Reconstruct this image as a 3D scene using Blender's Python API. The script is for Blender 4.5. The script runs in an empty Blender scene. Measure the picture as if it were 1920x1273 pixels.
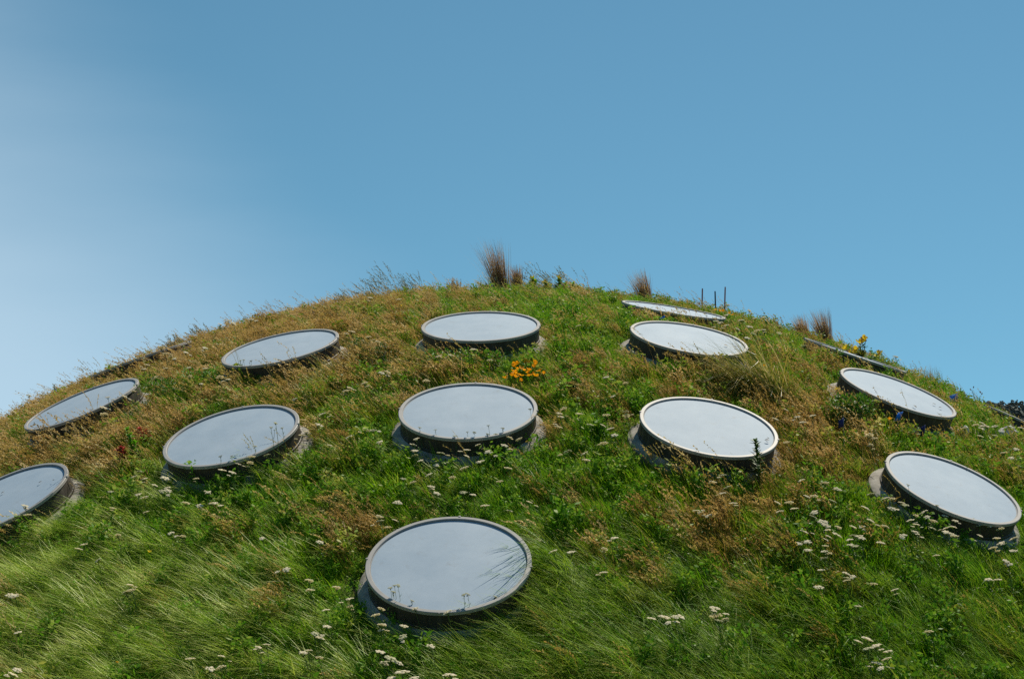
import bpy, math, random
import numpy as np
from mathutils import Matrix, Vector

SC = bpy.context.scene
COL = SC.collection
rnd = random.Random(7)
rng = np.random.default_rng(11)
R = math.radians

# ------------------------------------------------------------------ camera, sky, sun, exposure
W, H, F = 1920.0, 1273.0, 2933.0          # photograph size and focal length in its pixels
PITCH = R(3.48)
EYE = 3.6
CAMC, CAMS = math.cos(PITCH), math.sin(PITCH)
cd = bpy.data.cameras.new('camera')
cam = bpy.data.objects.new('camera', cd)
COL.objects.link(cam)
cam.location = (0, 0, EYE)
cam.rotation_euler = (math.pi / 2 + PITCH, 0, 0)
cd.sensor_width = 36.0
cd.lens = F / W * 36.0
cd.clip_start, cd.clip_end = 0.1, 8000
SC.camera = cam

SUN_AZ, SUN_EL = R(30), R(56)             # azimuth to the right of straight ahead
wd = bpy.data.worlds.new('World')
SC.world = wd
wd.use_nodes = True
nt = wd.node_tree
bg = nt.nodes['Background']
sky = nt.nodes.new('ShaderNodeTexSky')
sky.sky_type = 'NISHITA'
sky.sun_disc = False
sky.sun_elevation = SUN_EL
sky.sun_rotation = SUN_AZ
sky.altitude = 2000
sky.air_density = 1.0
sky.dust_density = 0.0
sky.ozone_density = 1.5
# the air is clear: the sky pales only a little towards the horizon
tc = nt.nodes.new('ShaderNodeTexCoord')
flat = nt.nodes.new('ShaderNodeVectorMath')
flat.operation = 'MULTIPLY_ADD'
flat.inputs[1].default_value = (1, 1, 0.8)
flat.inputs[2].default_value = (0, 0, 0.20)
nt.links.new(tc.outputs['Generated'], flat.inputs[0])
nt.links.new(flat.outputs[0], sky.inputs['Vector'])
tint = nt.nodes.new('ShaderNodeMix')
tint.data_type = 'RGBA'
tint.blend_type = 'MULTIPLY'
tint.inputs['Factor'].default_value = 1.0
tint.inputs['B'].default_value = (0.715, 1.085, 0.945, 1)
nt.links.new(sky.outputs[0], tint.inputs['A'])
# a bank of thin haze standing in the sky to the left
dotn = nt.nodes.new('ShaderNodeVectorMath')
dotn.operation = 'DOT_PRODUCT'
dotn.inputs[1].default_value = (-0.8, 0.6, -0.62)
mp = nt.nodes.new('ShaderNodeMapping')
mp.inputs['Scale'].default_value = (1.2, 1.2, 6.0)
mp.inputs['Location'].default_value = (0.55, 0.2, 0.3)
nz = nt.nodes.new('ShaderNodeTexNoise')
nz.inputs['Scale'].default_value = 2.2
nz.inputs['Detail'].default_value = 5
nz.inputs['Roughness'].default_value = 0.5
nadd = nt.nodes.new('ShaderNodeMath')
nadd.operation = 'MULTIPLY_ADD'
nadd.inputs[1].default_value = 0.09
rp = nt.nodes.new('ShaderNodeMapRange')
rp.interpolation_type = 'SMOOTHSTEP'
rp.inputs['From Min'].default_value = 0.61
rp.inputs['From Max'].default_value = 0.87
rp.inputs['To Max'].default_value = 0.64
veil = nt.nodes.new('ShaderNodeMix')
veil.data_type = 'RGBA'
veil.inputs['B'].default_value = (5.9, 7.4, 8.6, 1)
nt.links.new(tc.outputs['Generated'], mp.inputs['Vector'])
nt.links.new(tc.outputs['Generated'], dotn.inputs[0])
nt.links.new(mp.outputs[0], nz.inputs['Vector'])
nt.links.new(nz.outputs[0], nadd.inputs[0])
nt.links.new(dotn.outputs['Value'], nadd.inputs[2])
nt.links.new(nadd.outputs[0], rp.inputs['Value'])
nt.links.new(rp.outputs[0], veil.inputs['Factor'])
nt.links.new(tint.outputs['Result'], veil.inputs['A'])
nt.links.new(veil.outputs['Result'], bg.inputs['Color'])
bg.inputs['Strength'].default_value = 0.105

sl = bpy.data.lights.new('sun', 'SUN')
sl.energy = 5.0
sl.angle = R(0.53)
sl.color = (1.0, 0.905, 0.74)
sun = bpy.data.objects.new('sun', sl)
COL.objects.link(sun)
SUND = Vector((math.sin(SUN_AZ) * math.cos(SUN_EL), math.cos(SUN_AZ) * math.cos(SUN_EL), math.sin(SUN_EL)))
sun.rotation_euler = SUND.to_track_quat('Z', 'Y').to_euler()
sun.location = SUND * 60

vs = SC.view_settings
vs.view_transform = 'Standard'
vs.look = 'None'
vs.exposure = 0.0
vs.gamma = 1.0
SC.cycles.use_denoising = False
SC.cycles.max_bounces = 3
SC.cycles.diffuse_bounces = 2
SC.cycles.glossy_bounces = 2
SC.cycles.transmission_bounces = 2
SC.cycles.transparent_max_bounces = 4

# ------------------------------------------------------------------ the dome's shape
S = 1.6                                    # diameter of a skylight in metres
PC = (-0.4389, 1.7305, -0.0077, -0.827, 0.0038, -1.2732)


def hcam(x, y):
    a, b = x / 5, (y - 12.0) / 5
    return PC[0] + PC[1] * b + PC[2] * a + PC[3] * b * b + PC[4] * a * b + PC[5] * a * a


def hcam_y(x, y):
    a, b = x / 5, (y - 12.0) / 5
    return (PC[1] + 2 * PC[3] * b + PC[4] * a) / 5


def height(X, Y):
    """soil height above the flat roof at world X, Y"""
    X = np.asarray(X, float)
    Y = np.asarray(Y, float)
    x, t = X / S, Y / S
    y = t.copy()
    for _ in range(7):
        y = y - (y * CAMC - hcam(x, y) * CAMS - t) / (CAMC - hcam_y(x, y) * CAMS)
    z = EYE + S * (y * CAMS + hcam(x, y) * CAMC)
    k = 0.5                                # soft foot where the dome meets the flat roof
    return np.logaddexp(0, np.clip(z / k, -60, 200)) * k


def normal(X, Y):
    e = 0.02
    gx = (height(X + e, Y) - height(X - e, Y)) / (2 * e)
    gy = (height(X, Y + e) - height(X, Y - e)) / (2 * e)
    n = np.stack([-gx, -gy, np.ones_like(gx)], -1)
    return n / np.linalg.norm(n, axis=-1, keepdims=True)


def cam2world(x, y, z):
    return S * x, S * (y * CAMC - z * CAMS), EYE + S * (y * CAMS + z * CAMC)


def project(X, Y, Z):
    yy = Y * CAMC + (Z - EYE) * CAMS
    zz = -Y * CAMS + (Z - EYE) * CAMC
    return W / 2 + F * X / yy, H / 2 - F * zz / yy


MARCH = np.linspace(11.0, 31.0, 700)


def spot(px, py, h=0.0):
    """soil point below the point h above the soil that this direction meets (or nearly grazes)"""
    a, b = (px - W / 2) / F, (H / 2 - py) / F
    X = a * MARCH
    Y = MARCH * CAMC - b * MARCH * CAMS
    Z = EYE + MARCH * CAMS + b * MARCH * CAMC
    cl = Z - height(X, Y) - h
    k = int(np.argmax(cl < 0)) if (cl < 0).any() else int(np.argmin(cl))
    return float(X[k]), float(Y[k])


def ground(X, Y, dz=0.0):
    return Vector((X, Y, float(height(X, Y)) + dz))


def wave(X, Y, scale, seed, n=9):
    g = np.random.default_rng(seed)
    o = 0
    for i in range(n):
        th = g.uniform(0, 6.283)
        k = g.uniform(0.6, 2.2) / scale * 6.283
        o = o + np.sin(k * (X * math.cos(th) + Y * math.sin(th)) + g.uniform(0, 6.283))
    return o / math.sqrt(n / 2) / 1.6


# ------------------------------------------------------------------ helpers
def new_mesh(name, verts, faces, mat=None, smooth=False):
    m = bpy.data.meshes.new(name)
    m.from_pydata([tuple(v) for v in verts], [], faces)
    if smooth:
        m.polygons.foreach_set('use_smooth', [True] * len(m.polygons))
    if mat is not None:
        for q in (mat if isinstance(mat, (list, tuple)) else [mat]):
            m.materials.append(q)
    m.update()
    return m


def put(name, mesh, parent=None, loc=None, rot=None, scale=None):
    o = bpy.data.objects.new(name, mesh)
    COL.objects.link(o)
    if parent is not None:
        o.parent = parent
    if loc is not None:
        o.location = loc
    if rot is not None:
        o.rotation_euler = rot
    if scale is not None:
        o.scale = (scale,) * 3 if isinstance(scale, (int, float)) else scale
    return o


def tag(o, label=None, cat=None, group=None, kind=None):
    if label:
        o['label'] = label
    if cat:
        o['category'] = cat
    if group:
        o['group'] = group
    if kind:
        o['kind'] = kind
    return o


def thing(name, loc, label, cat, group=None, rot=None, scale=None):
    return tag(put(name, None, None, loc, rot, scale), label, cat, group)


class MB:
    """collects shapes into one mesh"""
    def __init__(self):
        self.v, self.f = [], []

    def add(self, vs, fs):
        b = len(self.v)
        self.v += [tuple(p) for p in vs]
        self.f += [tuple(i + b for i in q) for q in fs]

    def tube(self, pts, r0, r1=None, n=5):
        r1 = r0 if r1 is None else r1
        pts = [Vector(p) for p in pts]
        rings = []
        for i, p in enumerate(pts):
            d = (pts[min(i + 1, len(pts) - 1)] - pts[max(i - 1, 0)]).normalized()
            u = d.orthogonal().normalized()
            w = d.cross(u)
            r = r0 + (r1 - r0) * i / (len(pts) - 1)
            rings.append([p + (u * math.cos(a) + w * math.sin(a)) * r for a in [6.2832 * k / n for k in range(n)]])
        vs = [q for rg in rings for q in rg]
        fs = []
        for i in range(len(pts) - 1):
            for k in range(n):
                fs.append((i * n + k, i * n + (k + 1) % n, (i + 1) * n + (k + 1) % n, (i + 1) * n + k))
        fs.append(tuple(range(n - 1, -1, -1)))
        fs.append(tuple((len(pts) - 1) * n + k for k in range(n)))
        self.add(vs, fs)

    def leaf(self, p, d, up, length, width, curl=0.0):
        p, d, up = Vector(p), Vector(d).normalized(), Vector(up)
        s = d.cross(up)
        s = s.normalized() if s.length > 1e-4 else d.orthogonal().normalized()
        n = s.cross(d)
        m1 = p + d * length * .4 + n * curl * length * .5
        m2 = p + d * length * .75 + n * curl * length * .35
        t = p + d * length - n * curl * length * .2
        self.add([p, m1 + s * width * .5, m2 + s * width * .38, t, m2 - s * width * .38, m1 - s * width * .5, m1 - n * width * .12],
                 [(0, 6, 1), (1, 6, 3, 2), (6, 5, 4, 3), (0, 5, 6)])

    def dome(self, c, rx, ry, rz, n=6, tilt=(0, 0)):
        c = Vector(c)
        vs = [c + Vector((0, 0, rz))]
        for rr, zz in ((.62, .72), (1.0, 0.0), (.6, -.5)):
            for k in range(n):
                a = 6.2832 * k / n
                vs.append(c + Vector((rx * rr * math.cos(a), ry * rr * math.sin(a), rz * zz)))
        vs = [v + Vector((0, 0, (v.x - c.x) * tilt[0] + (v.y - c.y) * tilt[1])) for v in vs]
        fs = [(0, 1 + k, 1 + (k + 1) % n) for k in range(n)]
        for j in range(2):
            for k in range(n):
                fs.append((1 + j * n + k, 1 + (j + 1) * n + k, 1 + (j + 1) * n + (k + 1) % n, 1 + j * n + (k + 1) % n))
        fs.append(tuple(1 + 2 * n + k for k in range(n - 1, -1, -1)))
        self.add(vs, fs)

    def mesh(self, name, mat, smooth=False):
        return new_mesh(name, self.v, self.f, mat, smooth)


# ------------------------------------------------------------------ materials
def mat_new(name):
    m = bpy.data.materials.new(name)
    m.use_nodes = True
    n = m.node_tree.nodes
    return m, n, m.node_tree.links, n['Principled BSDF'], n['Material Output']


def ramp(n, stops):
    r = n.new('ShaderNodeValToRGB')
    e = r.color_ramp.elements
    while len(e) < len(stops):
        e.new(0.5)
    for q, (p, c) in zip(e, stops):
        q.position = p
        q.color = (*c, 1)
    return r


def plain(name, c, rough=0.6, var=0.25, scale=30.0, spec=0.4, metal=0.0, bump=0.0, transl=0.0):
    m, n, l, b, out = mat_new(name)
    tcn = n.new('ShaderNodeTexCoord')
    z = n.new('ShaderNodeTexNoise')
    z.inputs['Scale'].default_value = scale
    z.inputs['Detail'].default_value = 5
    l.new(tcn.outputs['Object'], z.inputs['Vector'])
    oi = n.new('ShaderNodeObjectInfo')
    ad = n.new('ShaderNodeMath')
    ad.operation = 'MULTIPLY_ADD'
    ad.inputs[1].default_value = 0.35
    l.new(oi.outputs['Random'], ad.inputs[0])
    sb = n.new('ShaderNodeMath')
    sb.operation = 'SUBTRACT'
    sb.inputs[1].default_value = 0.175
    l.new(z.outputs[0], sb.inputs[0])
    l.new(sb.outputs[0], ad.inputs[2])
    lo = tuple(x * (1 - var) for x in c)
    hi = tuple(min(1, x * (1 + var)) for x in c)
    r = ramp(n, [(0.25, lo), (0.75, hi)])
    l.new(ad.outputs[0], r.inputs[0])
    l.new(r.outputs[0], b.inputs['Base Color'])
    b.inputs['Roughness'].default_value = rough
    b.inputs['Specular IOR Level'].default_value = spec
    b.inputs['Metallic'].default_value = metal
    if bump:
        bp = n.new('ShaderNodeBump')
        bp.inputs['Strength'].default_value = bump
        bp.inputs['Distance'].default_value = 0.01
        l.new(z.outputs[0], bp.inputs['Height'])
        l.new(bp.outputs[0], b.inputs['Normal'])
    if transl:
        t = n.new('ShaderNodeBsdfTranslucent')
        l.new(r.outputs[0], t.inputs['Color'])
        mx = n.new('ShaderNodeMixShader')
        mx.inputs[0].default_value = transl
        l.new(b.outputs[0], mx.inputs[1])
        l.new(t.outputs[0], mx.inputs[2])
        l.new(mx.outputs[0], out.inputs['Surface'])
    return m


def blade_mat(name, greens, drys, rough=0.5, spec=0.18, transl=0.42):
    """colour of a blade: a ramp by blade, mixed towards the dry ramp by how parched its tuft is"""
    m, n, l, b, out = mat_new(name)
    bv = n.new('ShaderNodeAttribute')
    bv.attribute_name = 'bv'
    tv = n.new('ShaderNodeAttribute')
    tv.attribute_type = 'INSTANCER'
    tv.attribute_name = 'tone'
    dv = n.new('ShaderNodeAttribute')
    dv.attribute_type = 'INSTANCER'
    dv.attribute_name = 'dry'
    mixv = n.new('ShaderNodeMath')
    mixv.operation = 'MULTIPLY_ADD'
    mixv.inputs[1].default_value = 0.45
    l.new(bv.outputs['Fac'], mixv.inputs[0])
    h = n.new('ShaderNodeMath')
    h.operation = 'MULTIPLY'
    h.inputs[1].default_value = 0.55
    l.new(tv.outputs['Fac'], h.inputs[0])
    l.new(h.outputs[0], mixv.inputs[2])
    g = ramp(n, greens)
    d = ramp(n, drys)
    l.new(mixv.outputs[0], g.inputs[0])
    l.new(mixv.outputs[0], d.inputs[0])
    # some blades of a tuft are drier than others
    th = n.new('ShaderNodeMath')
    th.operation = 'MULTIPLY_ADD'
    th.inputs[1].default_value = 0.5
    l.new(bv.outputs['Fac'], th.inputs[0])
    sh = n.new('ShaderNodeMath')
    sh.operation = 'SUBTRACT'
    sh.inputs[1].default_value = 0.25
    l.new(dv.outputs['Fac'], sh.inputs[0])
    l.new(sh.outputs[0], th.inputs[2])
    mx = n.new('ShaderNodeMix')
    mx.data_type = 'RGBA'
    l.new(th.outputs[0], mx.inputs['Factor'])
    l.new(g.outputs[0], mx.inputs['A'])
    l.new(d.outputs[0], mx.inputs['B'])
    l.new(mx.outputs['Result'], b.inputs['Base Color'])
    b.inputs['Roughness'].default_value = rough
    b.inputs['Specular IOR Level'].default_value = spec
    t = n.new('ShaderNodeBsdfTranslucent')
    l.new(mx.outputs['Result'], t.inputs['Color'])
    ms = n.new('ShaderNodeMixShader')
    ms.inputs[0].default_value = transl
    l.new(b.outputs[0], ms.inputs[1])
    l.new(t.outputs[0], ms.inputs[2])
    l.new(ms.outputs[0], out.inputs['Surface'])
    return m


GREEN = [(0.0, (0.045, 0.17, 0.004)), (0.35, (0.145, 0.38, 0.005)), (0.7, (0.31, 0.55, 0.010)), (1.0, (0.54, 0.62, 0.05))]
PALEG = [(0.0, (0.11, 0.27, 0.010)), (0.4, (0.28, 0.48, 0.026)), (0.75, (0.50, 0.64, 0.08)), (1.0, (0.72, 0.77, 0.26))]
DRY = [(0.0, (0.13, 0.13, 0.008)), (0.35, (0.30, 0.265, 0.020)), (0.65, (0.52, 0.41, 0.075)), (1.0, (0.80, 0.66, 0.32))]
RUST = [(0.0, (0.18, 0.092, 0.024)), (0.35, (0.39, 0.24, 0.058)), (0.7, (0.64, 0.44, 0.16)), (1.0, (0.90, 0.74, 0.44))]
M_green = blade_mat('grass_green', GREEN, DRY)
M_long = blade_mat('grass_long', PALEG, DRY, rough=0.45, spec=0.34, transl=0.42)
M_dry = blade_mat('grass_dry', DRY, RUST, rough=0.55, spec=0.15, transl=0.42)
M_weed = blade_mat('leafy_weed', [(0, (0.07, 0.2, 0.012)), (0.5, (0.13, 0.32, 0.018)), (1, (0.24, 0.44, 0.03))], DRY, transl=0.42)

m, n, l, b, out = mat_new('soil')
tcn = n.new('ShaderNodeTexCoord')
z = n.new('ShaderNodeTexNoise')
z.inputs['Scale'].default_value = 2.2
z.inputs['Detail'].default_value = 9
l.new(tcn.outputs['Object'], z.inputs['Vector'])
r = ramp(n, [(0.3, (0.05, 0.05, 0.016)), (0.5, (0.085, 0.085, 0.024)), (0.7, (0.14, 0.10, 0.04))])
l.new(z.outputs[0], r.inputs[0])
l.new(r.outputs[0], b.inputs['Base Color'])
b.inputs['Roughness'].default_value = 0.95
M_soil = m
M_flat = plain('park_ground', (0.07, 0.075, 0.035), 0.95, 0.4, 0.05)

# skylight materials
M_metal = plain('rim_metal', (0.345, 0.335, 0.32), 0.55, 0.12, 6.0, 0.4, 0.0)
M_gasket = plain('gasket_rubber', (0.20, 0.20, 0.20), 0.7, 0.2, 20)
m, n, l, b, out = mat_new('curb_metal')
tcn = n.new('ShaderNodeTexCoord')
mp = n.new('ShaderNodeMapping')
mp.inputs['Scale'].default_value = (9, 9, 1.5)
z = n.new('ShaderNodeTexNoise')
z.inputs['Scale'].default_value = 1.6
z.inputs['Detail'].default_value = 6
l.new(tcn.outputs['Object'], mp.inputs[0])
l.new(mp.outputs[0], z.inputs['Vector'])
r = ramp(n, [(0.3, (0.025, 0.020, 0.015)), (0.55, (0.055, 0.046, 0.038)), (0.8, (0.11, 0.10, 0.085))])
l.new(z.outputs[0], r.inputs[0])
l.new(r.outputs[0], b.inputs['Base Color'])
b.inputs['Roughness'].default_value = 0.6
M_curb = m
m, n, l, b, out = mat_new('collar_concrete')
tcn = n.new('ShaderNodeTexCoord')
z = n.new('ShaderNodeTexNoise')
z.inputs['Scale'].default_value = 5
z.inputs['Detail'].default_value = 9
z.inputs['Roughness'].default_value = 0.65
l.new(tcn.outputs['Object'], z.inputs['Vector'])
r = ramp(n, [(0.28, (0.10, 0.088, 0.07)), (0.5, (0.30, 0.28, 0.245)), (0.75, (0.44, 0.42, 0.375))])
l.new(z.outputs[0], r.inputs[0])
l.new(r.outputs[0], b.inputs['Base Color'])
bp = n.new('ShaderNodeBump')
bp.inputs['Strength'].default_value = 0.5
bp.inputs['Distance'].default_value = 0.02
l.new(z.outputs[0], bp.inputs['Height'])
l.new(bp.outputs[0], b.inputs['Normal'])
b.inputs['Roughness'].default_value = 0.9
M_conc = m
m, n, l, b, out = mat_new('frosted_pane')
tcn = n.new('ShaderNodeTexCoord')
z = n.new('ShaderNodeTexNoise')
z.inputs['Scale'].default_value = 2.2
z.inputs['Detail'].default_value = 8
z.inputs['Roughness'].default_value = 0.7
oi = n.new('ShaderNodeObjectInfo')
va = n.new('ShaderNodeVectorMath')
va.operation = 'MULTIPLY_ADD'
va.inputs[1].default_value = (9, 9, 9)
l.new(oi.outputs['Random'], va.inputs[0])
l.new(tcn.outputs['Object'], va.inputs[2])
l.new(va.outputs[0], z.inputs['Vector'])
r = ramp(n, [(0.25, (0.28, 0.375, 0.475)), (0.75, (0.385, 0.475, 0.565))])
l.new(z.outputs[0], r.inputs[0])
# dust, splashes and dried run-off
z2 = n.new('ShaderNodeTexNoise')
z2.inputs['Scale'].default_value = 7.0
z2.inputs['Detail'].default_value = 10
z2.inputs['Roughness'].default_value = 0.75
z2.inputs['Distortion'].default_value = 0.6
l.new(va.outputs[0], z2.inputs['Vector'])
dm = n.new('ShaderNodeMapRange')
dm.inputs['From Min'].default_value = 0.57
dm.inputs['From Max'].default_value = 0.80
dm.inputs['To Max'].default_value = 0.55
l.new(z2.outputs[0], dm.inputs['Value'])
dx = n.new('ShaderNodeMix')
dx.data_type = 'RGBA'
dx.inputs['B'].default_value = (0.235, 0.235, 0.22, 1)
l.new(dm.outputs[0], dx.inputs['Factor'])
l.new(r.outputs[0], dx.inputs['A'])
vo = n.new('ShaderNodeTexVoronoi')
vo.inputs['Scale'].default_value = 9.0
l.new(va.outputs[0], vo.inputs['Vector'])
sp = n.new('ShaderNodeMapRange')
sp.inputs['From Min'].default_value = 0.035
sp.inputs['From Max'].default_value = 0.02
sp.inputs['To Max'].default_value = 0.6
l.new(vo.outputs['Distance'], sp.inputs['Value'])
dy = n.new('ShaderNodeMix')
dy.data_type = 'RGBA'
dy.inputs['B'].default_value = (0.16, 0.15, 0.13, 1)
l.new(sp.outputs[0], dy.inputs['Factor'])
l.new(dx.outputs['Result'], dy.inputs['A'])
l.new(dy.outputs['Result'], b.inputs['Base Color'])
b.inputs['Roughness'].default_value = 0.66
b.inputs['Specular IOR Level'].default_value = 0.28
M_pane = m

# ------------------------------------------------------------------ the setting
NX, NY = 170, 150
gx = np.linspace(-26, 26, NX)
gy = np.linspace(4, 48, NY)
GX, GY = np.meshgrid(gx, gy)
GZ = height(GX, GY) + 0.025 * wave(GX, GY, 1.1, 3) * (height(GX, GY) > 1)
vv = np.stack([GX.ravel(), GY.ravel(), GZ.ravel()], 1)
ff = [(j * NX + i, j * NX + i + 1, (j + 1) * NX + i + 1, (j + 1) * NX + i) for j in range(NY - 1) for i in range(NX - 1)]
tag(put('terrain', new_mesh('terrain', vv, ff, M_soil, True)), 'dark soil of the steep round living roof mound', kind='structure')
nseg = 64
vs = [(0, 0, -0.3)] + [(3500 * math.cos(6.2832 * k / nseg), 3500 * math.sin(6.2832 * k / nseg), -0.3) for k in range(nseg)]
tag(put('ground', new_mesh('ground', vs, [(0, 1 + k, 1 + (k + 1) % nseg) for k in range(nseg)], M_flat)), 'flat green parkland far behind the mound', kind='structure')

# ------------------------------------------------------------------ skylights
RS = S / 2


def lathe(profile, n=96, close=False):
    vs, fs = [], []
    m_ = len(profile)
    for k in range(n):
        a = 6.2832 * k / n
        vs += [(r_ * math.cos(a), r_ * math.sin(a), z_) for r_, z_ in profile]
    for k in range(n):
        k2 = (k + 1) % n
        for j in range(m_ if close else m_ - 1):
            j2 = (j + 1) % m_
            fs.append((k * m_ + j, k2 * m_ + j, k2 * m_ + j2, k * m_ + j2))
    return vs, fs


def lathe_mesh(name, profile, mat, n=96, close=False):
    vs_, fs_ = lathe(profile, n, close)
    me = new_mesh(name, vs_, fs_, mat, True)
    me.set_sharp_from_angle(angle=R(32))
    return me


ME_rim = lathe_mesh('rim', [(RS - .044, -.022), (RS - .044, .000), (RS - .040, .004), (RS - .005, .004), (RS, .000), (RS, -.030), (RS - .012, -.032)], M_metal, close=True)
ME_gask = lathe_mesh('gasket', [(RS - .054, -.024), (RS - .052, -.014), (RS - .044, -.012), (RS - .044, -.026)], M_gasket, close=True)
prof = [(0.0, -.002)] + [((RS - .048) * t, -.002 - .015 * t * t) for t in (.2, .4, .6, .75, .88, .96, 1.0)]
pn = 96
vs = [(0, 0, 0)]
for r_, z_ in prof[1:]:
    vs += [(r_ * math.cos(6.2832 * k / pn), r_ * math.sin(6.2832 * k / pn), z_) for k in range(pn)]
fs = [(0, 1 + k, 1 + (k + 1) % pn) for k in range(pn)]
for j in range(len(prof) - 2):
    for k in range(pn):
        a_ = 1 + j * pn
        fs.append((a_ + k, a_ + pn + k, a_ + pn + (k + 1) % pn, a_ + (k + 1) % pn))
ME_pane = new_mesh('pane', vs, fs, M_pane, True)
ME_curb = lathe_mesh("curb", [(RS - .018, -.031), (RS - .018, -.185), (RS - .010, -.190), (RS - .010, -.300), (RS - .06, -.300)], M_curb)
ME_coll = lathe_mesh("collar", [(RS - .03, -.212), (RS + .03, -.226), (RS + .085, -.262), (RS + .095, -.272), (RS + .100, -.60)], M_conc)
mb = MB()
for (x0, x1, y0, y1, z0, z1) in ((-.011, .011, -.004, .012, -.022, .009), (-.005, .005, -.012, -.004, -.015, .007)):
    mb.add([(x, y, z) for x in (x0, x1) for y in (y0, y1) for z in (z0, z1)],
           [(0, 1, 3, 2), (4, 6, 7, 5), (0, 4, 5, 1), (2, 3, 7, 6), (0, 2, 6, 4), (1, 5, 7, 3)])
ME_clip = mb.mesh('clip', M_metal)

SKY = {  # place on the dome in skylight diameters from the camera, lift of the rim above soil
    'B': ((-0.375, 9.490), .320, 'nearest skylight, low in front in the long green grass'),
    'C': ((-0.311, 11.324), .320, 'middle skylight just above the nearest one, orange poppies behind it'),
    'T': ((-0.257, 13.184), .320, 'skylight high in the middle, below the tall brown tussock on the crest'),
    'UL': ((-1.911, 13.194), .320, 'skylight left of the top middle one, its right curb end sunlit'),
    'LM': ((-1.991, 11.366), .320, 'skylight left of the middle one, deep shade under its left edge'),
    'FL': ((-3.539, 13.150), .320, 'steeply tilted skylight near the left skyline in brown grass'),
    'FLL': ((-3.621, 11.375), .320, 'skylight cut off by the left edge of the picture'),
    'UR': ((1.462, 13.219), .320, 'skylight right of the top middle one, arching tussock at its lower right'),
    'MR': ((1.385, 11.283), .320, 'brightest skylight, right of the middle one, a tall weed before it'),
    'RU': ((3.149, 13.051), .320, 'tilted skylight near the right skyline, below the yellow primrose'),
    'RL': ((3.082, 11.199), .320, 'steep skylight low at the right edge among white yarrow'),
    'TR': ((1.53, 14.98), .175, 'skylight seen almost edge on at the crest below three thin stakes'),
    'RR': ((3.22, 14.85), .18, 'skylight seen edge on along the right skyline behind yellow primrose'),
    'LL': ((-3.50, 14.98), .235, 'skylight seen edge on as a dark line on the left skyline'),
    'RE': ((4.88, 14.80), .18, 'dark skylight rim at the far right skyline before the trees'),
}
SKYC, SKYPX = {}, {}
TIP = {'TR': 2.5, 'RR': 4.0, 'RE': 6.0, 'LL': 5.5}     # tipped back over the crest
for key, ((x, y), lift, lab) in SKY.items():
    X, Y, Z = cam2world(x, y, float(hcam(x, y)))
    nn = Vector(normal(np.array(X), np.array(Y)))
    ex = nn.cross(Vector((0, -1, 0))).normalized() * -1
    nn0 = nn.copy()
    if key in TIP:
        nn = (Matrix.Rotation(R(TIP[key]), 3, ex) @ nn).normalized()
    ey = nn.cross(ex)
    M = Matrix((ex, ey, nn)).transposed()
    c = ground(X, Y) + nn * lift
    root = thing('skylight', c, 'round ' + lab, 'skylight', 'round skylights in the living roof', rot=M.to_euler())
    put('rim', ME_rim, root)
    put('gasket', ME_gask, root)
    put('pane', ME_pane, root)
    put('curb', ME_curb, root)
    put('collar', ME_coll, root)
    for a in (-96, -6, 84, 174):
        t = R(a + rnd.uniform(-3, 3))
        put('clip', ME_clip, root, (RS * math.cos(t), RS * math.sin(t), 0), (0, 0, t + math.pi / 2))
    SKYC[key] = (X, Y)
    SKYPX[key] = project(c.x, c.y, c.z)
CX = np.array([v[0] for v in SKYC.values()])
CY = np.array([v[1] for v in SKYC.values()])


def sky_dist(X, Y):
    """distance along the slope to the nearest skylight centre, and which"""
    X = np.atleast_1d(X)
    Y = np.atleast_1d(Y)
    Z = height(X, Y)
    CZ = height(CX, CY)
    d = np.sqrt((X[:, None] - CX) ** 2 + (Y[:, None] - CY) ** 2 + (Z[:, None] - CZ) ** 2)
    k = d.argmin(1)
    return d[np.arange(len(X)), k], k


COLLAR = RS + .095

# ------------------------------------------------------------------ grass: tufts scattered over the mound
# how parched the sward is, by place (read off the photograph on a coarse grid, rows down the slope)
ROWY = np.array([560, 620, 680, 740, 800, 860, 920, 980, 1040, 1100, 1160, 1220], float)
COLX = np.arange(60, 1920, 120).astype(float)
DRYNESS = np.array([
    [.7, .7, .7, .7, .75, .68, .52, .42, .30, .32, .38, .42, .38, .4, .3, .3],
    [.8, .8, .8, .85, .8, .66, .52, .42, .32, .34, .38, .38, .34, .4, .3, .3],
    [.8, .8, .8, .7, .6, .72, .64, .5, .38, .44, .56, .58, .52, .42, .28, .25],
    [.8, .6, .25, .42, .62, .6, .42, .45, .45, .45, .5, .62, .68, .5, .32, .3],
    [.4, .8, .75, .5, .55, .3, .3, .35, .4, .36, .4, .5, .78, .55, .4, .4],
    [.6, .88, .6, .3, .3, .3, .2, .15, .2, .25, .42, .5, .72, .75, .5, .4],
    [.4, .35, .15, .1, .2, .35, .2, .1, .1, .2, .42, .42, .5, .62, .4, .3],
    [.2, .1, .1, .2, .42, .62, .35, .2, .25, .42, .65, .62, .4, .3, .2, .1],
    [.15, .1, .15, .15, .25, .38, .3, .2, .15, .3, .48, .8, .58, .2, .15, .2],
    [.15, .2, .15, .1, .15, .2, .2, .15, .1, .1, .2, .48, .36, .15, .1, .15],
    [.2, .15, .1, .1, .1, .15, .15, .1, .1, .1, .1, .12, .12, .1, .06, .08],
    [.25, .15, .15, .15, .15, .1, .1, .1, .1, .05, .05, .08, .1, .12, .08, .12]])
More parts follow.
